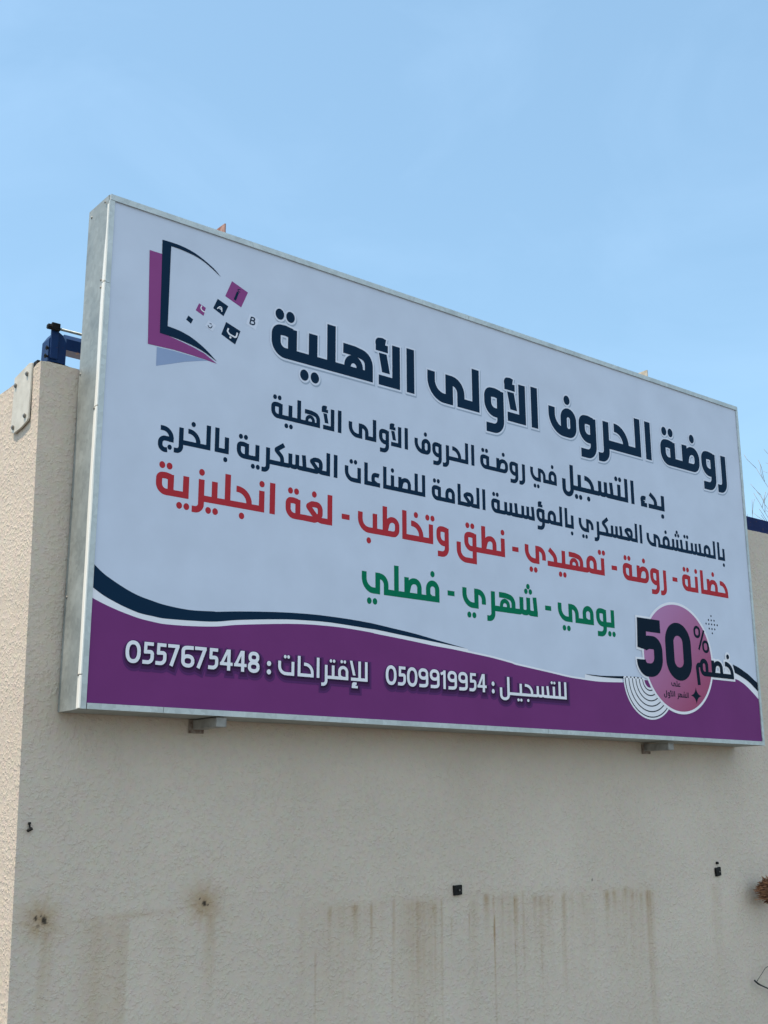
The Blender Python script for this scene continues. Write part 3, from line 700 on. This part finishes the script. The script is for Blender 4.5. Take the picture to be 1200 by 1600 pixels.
# telephone lines with printed soft shadows
def telephone(grow, off, nm, ly):
    pl = []
    for ch, a, b in zip('0557675448', (164, 233, 286, 336, 393, 450, 509, 559, 622, 686), (225, 279, 331, 385, 449, 502, 553, 617, 680, 740)): pl += digit_polys(ch, a, b, 175, 81, 17.5, grow, off)
    for x, z in ((784, 216), (784, 183)): pl.append(disc(x + off[0], z + off[1], 10 + grow, 10 + grow, 20))
    put(pl, nm, ly); pl = []
    for ch, a, b in zip('0509919954', (1374, 1441, 1491, 1556, 1621, 1685, 1725, 1789, 1855, 1903), (1433, 1485, 1550, 1612, 1677, 1715, 1780, 1845, 1898, 1961)): pl += digit_polys(ch, a, b, 171, 82, 17, grow, off)
    for x, z in ((2002, 213), (2002, 179)): pl.append(disc(x + off[0], z + off[1], 9 + grow, 10 + grow, 20))
    put(pl, nm, ly)
    put(word_polys('O A-H A r-t-q Z-l', 15.5, 827, 1276, 175, 82, grow, off), nm, ly)
    put(word_polys('L-k40-y-j-s-t-l-l', 15.5, 2044, 2489, 168, 82, grow, off), nm, ly)
telephone(16, (5, -13), 'shadow_a', 3); telephone(9, (4, -10), 'shadow_b', 4); telephone(3.5, (3, -5), 'shadow_c', 5); telephone(0, (0, 0), 'white', 6)

me = bpy.data.meshes.new('sign_face'); me.from_pydata(PV, [], PF); me.update()
# the sheet is seen from -Y
bmf = bmesh.new(); bmf.from_mesh(me)
for f_ in bmf.faces:
    if f_.normal.y > 0: f_.normal_flip()
bmf.to_mesh(me); bmf.free()
face = link('sign_face', me, None, [INK[k] for k in INKS])
me.polygons.foreach_set('material_index', PM)
face.location = (0, 0, Z0)

def put_child(o, parent):                    # keep world placement while parenting
    bpy.context.view_layer.update()
    o.parent = parent; o.matrix_parent_inverse = parent.matrix_world.inverted()
put_child(face, sign)

# galvanised box
def galvanised(name, rough=0.42, c1=(0.275, 0.30, 0.295), c2=(0.405, 0.435, 0.425)):
    m_ = mat(name, (0.5, 0.52, 0.52), rough, 0.55); t = m_.node_tree; b = t.nodes['Principled BSDF']; N = t.nodes.new; K = t.links.new
    tcn = N('ShaderNodeTexCoord'); vo = N('ShaderNodeTexVoronoi'); vo.inputs['Scale'].default_value = 55; vo.inputs['Randomness'].default_value = 1
    n = N('ShaderNodeTexNoise'); n.inputs['Scale'].default_value = 7; n.inputs['Detail'].default_value = 6
    sp = N('ShaderNodeSeparateColor'); r1 = N('ShaderNodeMapRange'); r1.inputs['To Min'].default_value = 0.9; r1.inputs['To Max'].default_value = 1.05
    K(tcn.outputs['Object'], vo.inputs['Vector']); K(tcn.outputs['Object'], n.inputs['Vector']); K(vo.outputs['Color'], sp.inputs['Color']); K(sp.outputs['Red'], r1.inputs['Value'])
    rmp = N('ShaderNodeValToRGB'); rmp.color_ramp.elements[0].position = 0.3; rmp.color_ramp.elements[1].position = 0.72
    rmp.color_ramp.elements[0].color = (*c1, 1); rmp.color_ramp.elements[1].color = (*c2, 1)
    K(n.outputs['Fac'], rmp.inputs['Fac'])
    mm = N('ShaderNodeMix'); mm.data_type = 'RGBA'; mm.blend_type = 'MULTIPLY'; mm.inputs['Factor'].default_value = 1
    K(rmp.outputs['Color'], mm.inputs['A']); K(r1.outputs['Result'], mm.inputs['B']); K(mm.outputs['Result'], b.inputs['Base Color'])
    r2 = N('ShaderNodeMapRange'); r2.inputs['To Min'].default_value = rough - 0.08; r2.inputs['To Max'].default_value = rough + 0.16
    K(n.outputs['Fac'], r2.inputs['Value']); K(r2.outputs['Result'], b.inputs['Roughness'])
    bp = N('ShaderNodeBump'); bp.inputs['Strength'].default_value = 0.25; bp.inputs['Distance'].default_value = 0.01
    K(n.outputs['Fac'], bp.inputs['Height']); K(bp.outputs['Normal'], b.inputs['Normal'])
    return m_
M_galv = galvanised('galvanised_sheet', 0.55); M_lip = galvanised('galvanised_lip', 0.5, (0.45, 0.48, 0.475), (0.60, 0.635, 0.63))
M_trim = mat('bright_white_edge', (0.80, 0.79, 0.74), 0.35, 0.0)
M_steel = noisy('grey_primed_steel', (0.22, 0.215, 0.20), (0.34, 0.33, 0.31), 30, 0.75, 0.1, 0.3)
M_rust = noisy('red_primed_steel', (0.24, 0.10, 0.07), (0.40, 0.24, 0.20), 35, 0.7, 0.1, 0.3)
M_bolt = noisy('zinc_bolt', (0.16, 0.15, 0.14), (0.32, 0.30, 0.27), 60, 0.45, 0.7)
zb, zt = Z0, Z0 + 2.0
bm = bmesh.new()                             # side sheets, floor, lid and back, open to the front
add_box(bm, 0.0, W_, 0.012, D_, zb, zt)
cab = obj('cabinet', bm, M_galv); put_child(cab, sign)
LIP = 0.021
def lip(name, pieces, material=M_lip):
    b_ = bmesh.new()
    for p in pieces: add_box(b_, *p)
    o = obj(name, b_, material); put_child(o, sign); return o
# top and bottom lips run in sheets butted with hairline joints
tops = [0.002, 1.897, W_ - 0.002]; bots = [0.024, 0.325, 2.35, W_ - 0.002]
lip('frame_lip', [(a + 0.001, b - 0.001, 0.0, 0.0118, zt - 0.024, zt - 0.0005) for a, b in zip(tops[:-1], tops[1:])])
lip('frame_lip', [(a + 0.001, b - 0.001, 0.0, 0.0118, zb + 0.0005, zb + 0.0215) for a, b in zip(bots[:-1], bots[1:])])
lip('frame_lip', [(0.0005, 0.022, 0.001, 0.0118, zb + 0.0005, zb + 1.6235), (0.0005, 0.0215, 0.0015, 0.0118, zb + 1.6255, zt - 0.025)])
lip('frame_lip', [(W_ - 0.019, W_ - 0.0005, 0.001, 0.0118, zb + 0.022, zt - 0.025)])
# bright folded edge down the left corner, slightly wavy
b_ = bmesh.new()
def edge_strip(z0, z1, n):
    L_ = []
    for k in range(n + 1):
        z = z0 + (z1 - z0) * k / n; wv = 0.0012 * math.sin(z * 7 + 1) + 0.0008 * math.sin(z * 19)
        q = min(1.0, max(0.35, (zt - z) / 0.45))
        L_.append([b_.verts.new(p) for p in ((-0.0005, 0.006 + 0.022 * q + wv, z), (-0.004, 0.006 + 0.021 * q + wv, z), (-0.0062, 0.006 + wv, z), (-0.005, 0.000 + wv, z), (-0.0005, -0.001, z))])
    for a, c in zip(L_[:-1], L_[1:]):
        for i in range(4): b_.faces.new((a[i], c[i], c[i + 1], a[i + 1]))
    b_.faces.new(L_[0]); b_.faces.new(L_[-1][::-1])
edge_strip(zb + 0.002, zb + 0.118, 6); edge_strip(zb + 0.122, zb + 1.12, 40); edge_strip(zb + 1.124, zb + 1.624, 20); edge_strip(zb + 1.630, zt - 0.045, 16)
tr = obj('edge_trim', b_, M_trim); put_child(tr, sign)
# rivets on the left sheet and the trim joints
for y, z in ((0.035, 1.975), (0.165, 1.965), (0.18, 1.30), (0.18, 0.80), (0.03, 1.64), (0.03, 1.61), (0.022, 1.115), (0.02, 0.12), (0.175, 0.42)):
    b_ = bmesh.new(); bmesh.ops.create_uvsphere(b_, u_segments=10, v_segments=6, radius=0.0055)
    for v in b_.verts: v.co = Vector((v.co.x * .5 - 0.001 - (0.005 if y < 0.04 else 0), v.co.y + y, v.co.z + Z0 + z))
    o = obj('rivet', b_, M_bolt, None, True); put_child(o, sign)
# steel posts inside the box and the tubes that carry it off the wall
for x in (0.566, 3.300):
    b_ = bmesh.new()
    add_box(b_, x, x + 0.006, 0.085 if x < 1 else 0.04, 0.185, zt - 0.4, zt + (0.093 if x < 1 else 0.062))
    o = obj('mounting_post', b_, M_rust if x < 1 else noisy('buff_primed_steel', (0.36, 0.30, 0.22), (0.50, 0.46, 0.40), 30, 0.7, 0.1)); put_child(o, sign)
for x, z_, d in ((0.560, 0.0, 0.0), (3.275, -0.006, 0.02)):
    b_ = bmesh.new()                          # square tube from the wall forward to the front of the box
    h_ = 0.037
    add_box(b_, x - 0.002, x + 0.043, 0.012 + d, WY - 0.004, zb - 0.003 - h_ + z_, zb - 0.003 + z_, 0.003)
    o = obj('mounting_tube', b_, M_steel); put_child(o, sign)
    b_ = bmesh.new()
    add_box(b_, x - 0.018, x + 0.048, WY - 0.009, WY - 0.002, zb - 0.054 + z_, zb - 0.002 + z_, 0.002)
    q = obj('wall_foot', b_, noisy('rusty_foot', (0.16, 0.11, 0.085), (0.34, 0.30, 0.26), 40, 0.85, 0.1)); q.parent = o
    q.matrix_parent_inverse = o.matrix_world.inverted()

# ------------------------------------------------------------------ blue steel canopy frame on the wall top
M_blue = noisy('blue_paint', (0.003, 0.020, 0.090), (0.005, 0.030, 0.115), 12, 0.42, 0.0, 0.1); M_blue.node_tree.nodes['Principled BSDF'].inputs['Specular IOR Level'].default_value = 0.25
M_dblue = noisy('dark_blue_paint', (0.001, 0.007, 0.055), (0.002, 0.011, 0.075), 10, 0.55, 0.0, 0.1); M_dblue.node_tree.nodes['Principled BSDF'].inputs['Specular IOR Level'].default_value = 0.12
for mm_ in (M_blue, M_dblue):                # chips with rust showing
    t = mm_.node_tree; b = t.nodes['Principled BSDF']; src = b.inputs['Base Color'].links[0].from_socket
    n_ = t.nodes.new('ShaderNodeTexNoise'); n_.inputs['Scale'].default_value = 45; n_.inputs['Detail'].default_value = 6
    tcx = t.nodes.new('ShaderNodeTexCoord'); r_ = t.nodes.new('ShaderNodeMapRange'); r_.inputs['From Min'].default_value = 0.64; r_.inputs['From Max'].default_value = 0.70
    x_ = t.nodes.new('ShaderNodeMix'); x_.data_type = 'RGBA'; x_.inputs['B'].default_value = (0.09, 0.045, 0.025, 1)
    t.links.new(tcx.outputs['Object'], n_.inputs['Vector']); t.links.new(n_.outputs['Fac'], r_.inputs['Value']); t.links.new(r_.outputs['Result'], x_.inputs['Factor']); t.links.new(src, x_.inputs['A']); t.links.new(x_.outputs['Result'], b.inputs['Base Color'])
M_black = noisy('blackened_steel', (0.003, 0.004, 0.005), (0.012, 0.011, 0.010), 30, 0.6, 0.0, 0.2); M_black.node_tree.nodes['Principled BSDF'].inputs['Specular IOR Level'].default_value = 0.2
M_rod = noisy('dull_zinc_rod', (0.16, 0.19, 0.19), (0.26, 0.29, 0.28), 30, 0.45, 0.6)
can = thing('canopy_frame', 'blue steel canopy frame with bolted post and beam behind the sign', 'steel frame', (0, 0.42, WT - 0.02))
def part(name, b_, m_, smooth_=False):
    o = obj(name, b_, m_, None, smooth_); put_child(o, can); return o
b_ = bmesh.new()
px0, px1 = -0.050, 0.027
pz = Z0 + 1.553
add_prism(b_, [(px0, Z0 + 1.29), (px1, Z0 + 1.29), (px1, Z0 + 1.505), (px1 - 0.018, pz - 0.016), (px1 - 0.045, pz), (px0 + 0.022, pz - 0.012), (px0 + 0.003, Z0 + 1.51)], 1, 0.400, 0.470)
part('post', b_, M_blue)
b_ = bmesh.new(); add_box(b_, -0.044, -0.012, 0.388, 0.3985, Z0 + 1.425, Z0 + 1.574, 0.002); part('strap_plate', b_, M_blue)
b_ = bmesh.new(); add_box(b_, -0.049, -0.013, 0.374, 0.3875, Z0 + 1.542, Z0 + 1.574, 0.003)
add_tube(b_, [(-0.066, 0.383, Z0 + 1.552), (-0.046, 0.383, Z0 + 1.553)], 0.010, 6); add_tube(b_, [(-0.062, 0.383, Z0 + 1.560), (-0.050, 0.383, Z0 + 1.561)], 0.006, 6)
part('clamp', b_, M_black)
b_ = bmesh.new(); add_tube(b_, [(-0.013, 0.380, Z0 + 1.5525), (0.5, 0.380, Z0 + 1.553), (2.2, 0.380, Z0 + 1.550)], 0.0055, 10); part('rod', b_, M_rod, True)
for zz, xx in ((1.468, -0.058), (1.432, -0.062)):
    b_ = bmesh.new(); add_tube(b_, [(xx, 0.40, Z0 + zz), (-0.048, 0.40, Z0 + zz)], 0.005, 6); add_tube(b_, [(xx, 0.40, Z0 + zz), (xx + 0.005, 0.40, Z0 + zz)], 0.009, 6); part('bolt', b_, M_black)
b_ = bmesh.new()
add_prism(b_, [(0.404, Z0 + 1.480), (0.470, Z0 + 1.480), (0.470, Z0 + 1.556), (0.430, Z0 + 1.556), (0.404, Z0 + 1.529)], 0, px1 + 0.0005, 1.25)
part('beam', b_, M_blue)
b_ = bmesh.new()
add_box(b_, 0.95, 11.8, 0.400, 0.403, Z0 + 1.31, Z0 + 1.495)
add_box(b_, 0.95, 11.8, 0.385, 0.3995, Z0 + 1.385, Z0 + 1.414)
part('fascia_board', b_, M_dblue)
b_ = bmesh.new(); add_prism(b_, [(0.080, Z0 + 1.31), (0.13, Z0 + 1.31), (0.20, Z0 + 1.478), (0.15, Z0 + 1.478)], 1, 0.42, 0.428); part('brace', b_, M_dblue)

# ------------------------------------------------------------------ anchor plate on the return face
SX = -0.150
pl = thing('anchor_plate', 'small cream painted steel plate with four bolts on the sunlit wall end', 'steel plate', (SX, 0.36, Z0 + 1.2))
M_cream = noisy('cream_paint', (0.50, 0.475, 0.415), (0.60, 0.575, 0.51), 20, 0.6, 0, 0.15)
b_ = bmesh.new()
add_prism(b_, [(0.272, Z0 + 1.112), (0.280, Z0 + 1.102), (0.345, Z0 + 1.090), (0.410, Z0 + 1.085), (0.442, Z0 + 1.10), (0.444, Z0 + 1.325), (0.300, Z0 + 1.345), (0.272, Z0 + 1.338)], 0, SX - 0.011, SX - 0.003)
bmesh.ops.bevel(b_, geom=list(b_.edges), offset=0.0015, segments=1, affect='EDGES')
o = obj('plate', b_, M_cream); put_child(o, pl)
for y, z in ((0.420, 1.286), (0.308, 1.302), (0.300, 1.128), (0.414, 1.110)):
    b_ = bmesh.new(); add_tube(b_, [(SX - 0.0115, y, Z0 + z), (SX - 0.0165, y, Z0 + z)], 0.0095, 6); add_tube(b_, [(SX - 0.017, y, Z0 + z), (SX - 0.020, y, Z0 + z)], 0.005, 8)
    o = obj('bolt', b_, M_bolt); put_child(o, pl)
b_ = bmesh.new(); add_box(b_, SX + 0.006, SX + 0.02, 0.262, 0.30, Z0 + 1.31, Z0 + 1.352, 0.002); o = obj('back_tab', b_, M_black); put_child(o, pl)

# ------------------------------------------------------------------ small things fixed to the wall
def clip(pts, label):
    o_ = thing('wall_clip', label, 'wall clip', (sum(p[0] for p in pts) / 4, WY, Z0 + sum(p[1] for p in pts) / 4), 'black clips on the wall')
    b1 = bmesh.new(); add_prism(b1, [(x, Z0 + z) for x, z in pts], 1, WY - 0.012, WY + 0.001)
    bmesh.ops.bevel(b1, geom=list(b1.edges), offset=0.002, segments=1, affect='EDGES')
    q = obj('plate', b1, M_black); put_child(q, o_)
    cxm, czm = o_.location.x + 0.003, o_.location.z
    b1 = bmesh.new(); add_tube(b1, [(cxm, WY - 0.0125, czm), (cxm, WY - 0.018, czm)], 0.004, 8)
    q = obj('screw', b1, M_bolt); put_child(q, o_)
    return o_
clip([(1.906, -0.673), (1.955, -0.671), (1.955, -0.713), (1.908, -0.716)], 'square black clip on the wall below the middle of the sign')
cl = clip([(3.811, -0.656), (3.857, -0.649), (3.859, -0.694), (3.816, -0.699)], 'tilted black clip with a nail above it, on the wall at right')
b_ = bmesh.new(); add_tube(b_, [(3.835, WY, Z0 - 0.629), (3.835, WY - 0.012, Z0 - 0.629)], 0.007, 8); q = obj('nail', b_, M_black); put_child(q, cl)
hk = bmesh.new()
add_tube(hk, [(-0.076, 0.196, Z0 - 0.389), (-0.0745, 0.192, Z0 - 0.405)], 0.0032, 8); add_tube(hk, [(-0.083, 0.192, Z0 - 0.4145), (-0.066, 0.192, Z0 - 0.4065)], 0.0055, 8)
add_tube(hk, [(-0.076, 0.201, Z0 - 0.389), (-0.076, 0.190, Z0 - 0.389)], 0.0045, 8)
o = obj('wall_hook', hk, M_black); tag(o, 'tiny black hook on the wall near its left corner', 'hook')

# broom hung head outwards, its bristles reaching into view
br_ = thing('broom', 'brown straw broom head sticking out along the wall at right', 'broom', (4.35, 0.12, Z0 - 0.79))
M_straw = noisy('brown_straw', (0.07, 0.022, 0.012), (0.42, 0.20, 0.10), 9, 0.85, stretch=(1, 9, 9), lo=0.38, hi=0.62); M_wood = noisy('broom_wood', (0.20, 0.12, 0.06), (0.34, 0.22, 0.12), 12, 0.6, stretch=(1, 14, 14))
b_ = bmesh.new()
for k in range(260):
    a = rnd.random() * 2 * math.pi; q = math.sqrt(rnd.random())
    s0 = Vector((4.27, 0.12 + 0.022 * q * math.cos(a), Z0 - 0.795 + 0.03 * q * math.sin(a)))
    ln = 0.225 - 0.13 * q + rnd.uniform(-0.025, 0.02)
    if rnd.random() < 0.02: ln += 0.05
    e0 = Vector((4.27 - ln, 0.12 + 0.05 * q * math.cos(a) + rnd.uniform(-.006, .006), Z0 - 0.782 + 0.078 * q * math.sin(a) + rnd.uniform(-.006, .006)))
    mid_ = (s0 + e0) / 2 + Vector((0, rnd.uniform(-.004, .004), rnd.uniform(-.006, .006)))
    add_tube(b_, [s0, mid_, e0], [0.0036, 0.0036, 0.0016], 4)
o = obj('bristles', b_, M_straw); put_child(o, br_)
b_ = bmesh.new(); add_tube(b_, [(4.24, 0.12, Z0 - 0.795), (4.27, 0.12, Z0 - 0.796), (4.31, 0.12, Z0 - 0.797), (4.36, 0.12, Z0 - 0.80)], [0.030, 0.034, 0.026, 0.014], 14); o = obj('binding', b_, M_black, None, True); put_child(o, br_)
b_ = bmesh.new(); add_tube(b_, [(4.34, 0.12, Z0 - 0.80), (5.4, 0.13, Z0 - 0.84)], 0.013, 12); o = obj('handle', b_, M_wood, None, True); put_child(o, br_)

# black cable with a thin wire loop
cb = thing('cable', 'black cable end with a thin wire loop on the wall at lower right', 'cable', (4.09, 0.18, Z0 - 1.26))
b_ = bmesh.new(); add_tube(b_, [(4.066, .176, Z0 - 1.247), (4.078, .172, Z0 - 1.257), (4.093, .17, Z0 - 1.267), (4.13, .168, Z0 - 1.281), (4.176, .168, Z0 - 1.297), (4.26, .17, Z0 - 1.33), (4.45, .175, Z0 - 1.36), (4.8, .18, Z0 - 1.37)], [.0048, .0055, .0048, .0038, .0036, .0036, .0036, .0036], 8)
o = obj('cord', b_, mat('black_rubber', (0.010, 0.010, 0.011), 0.5), None, True); put_child(o, cb)
b_ = bmesh.new(); add_tube(b_, [(4.084, .172, Z0 - 1.252), (4.102, .17, Z0 - 1.235), (4.128, .168, Z0 - 1.216), (4.161, .168, Z0 - 1.192), (4.175, .168, Z0 - 1.187), (4.20, .168, Z0 - 1.182), (4.27, .17, Z0 - 1.20), (4.33, .172, Z0 - 1.26), (4.30, .173, Z0 - 1.33)], .0016, 6)
o = obj('wire', b_, mat('dark_wire', (0.05, 0.055, 0.055), 0.5, 0.4), None, True); put_child(o, cb)

# ------------------------------------------------------------------ bare trees beyond the wall
M_bark = noisy('grey_bark', (0.22, 0.225, 0.22), (0.32, 0.32, 0.31), 14, 0.9, 0, 0.4)
def tree(x, y, H, seed, label, lean=(0, 0)):
    rt = random.Random(seed)
    t = thing('bare_tree', label, 'tree', (x, y, 0), 'bare trees beyond the wall')
    bt, bc = bmesh.new(), bmesh.new()
    def grow(p, d, ln, rad, depth, b__):
        n = 5 if depth < 2 else 3
        pts = [p.copy()]; rads = [rad]
        q = p.copy(); dd = d.copy()
        for i in range(n):
            dd = (dd + Vector((rt.uniform(-1, 1), rt.uniform(-1, 1), rt.uniform(-.3, .6))) * (0.10 if depth == 0 else 0.22)).normalized()
            q = q + dd * ln / n; pts.append(q.copy()); rads.append(max(rad * (1 - 0.62 * (i + 1) / n), 0.0035))
        add_tube(b__, pts, rads, 7 if depth < 2 else 4)
        if depth >= 4: return
        cnt = (9, 6, 5, 3)[depth]
        for k in range(cnt):
            f_ = rt.uniform(0.42 if depth == 0 else 0.2, 1.0) if k else 1.0
            i = min(int(f_ * n), n - 1); pp = pts[i].lerp(pts[i + 1], f_ * n - i); base_d = (pts[i + 1] - pts[i]).normalized()
            az = rt.uniform(0, 2 * math.pi); side = base_d.orthogonal().normalized(); side.rotate(Matrix.Rotation(az, 3, base_d))
            nd = (base_d * rt.uniform(.65, 1.0) + side * rt.uniform(.45, .85) + Vector((0, 0, .22))).normalized()
            grow(pp, nd, ln * rt.uniform(.42, .6), max(rads[i + 1] * .62, .004), depth + 1, bc)
    grow(Vector((x, y, -0.1)), Vector((lean[0], lean[1], 1)).normalized(), H * 0.80, H * 0.011, 0, bt)
    o = obj('trunk', bt, M_bark, None, True); put_child(o, t)
    o = obj('branches', bc, M_bark, None, True); put_child(o, t)
tree(14.85, 7.0, 4.75, 4, 'slender bare tree showing just right of the sign', (-0.01, 0))
tree(15.9, 7.6, 5.05, 9, 'bare tree with spreading twigs at the right edge of the photo', (0.01, 0))
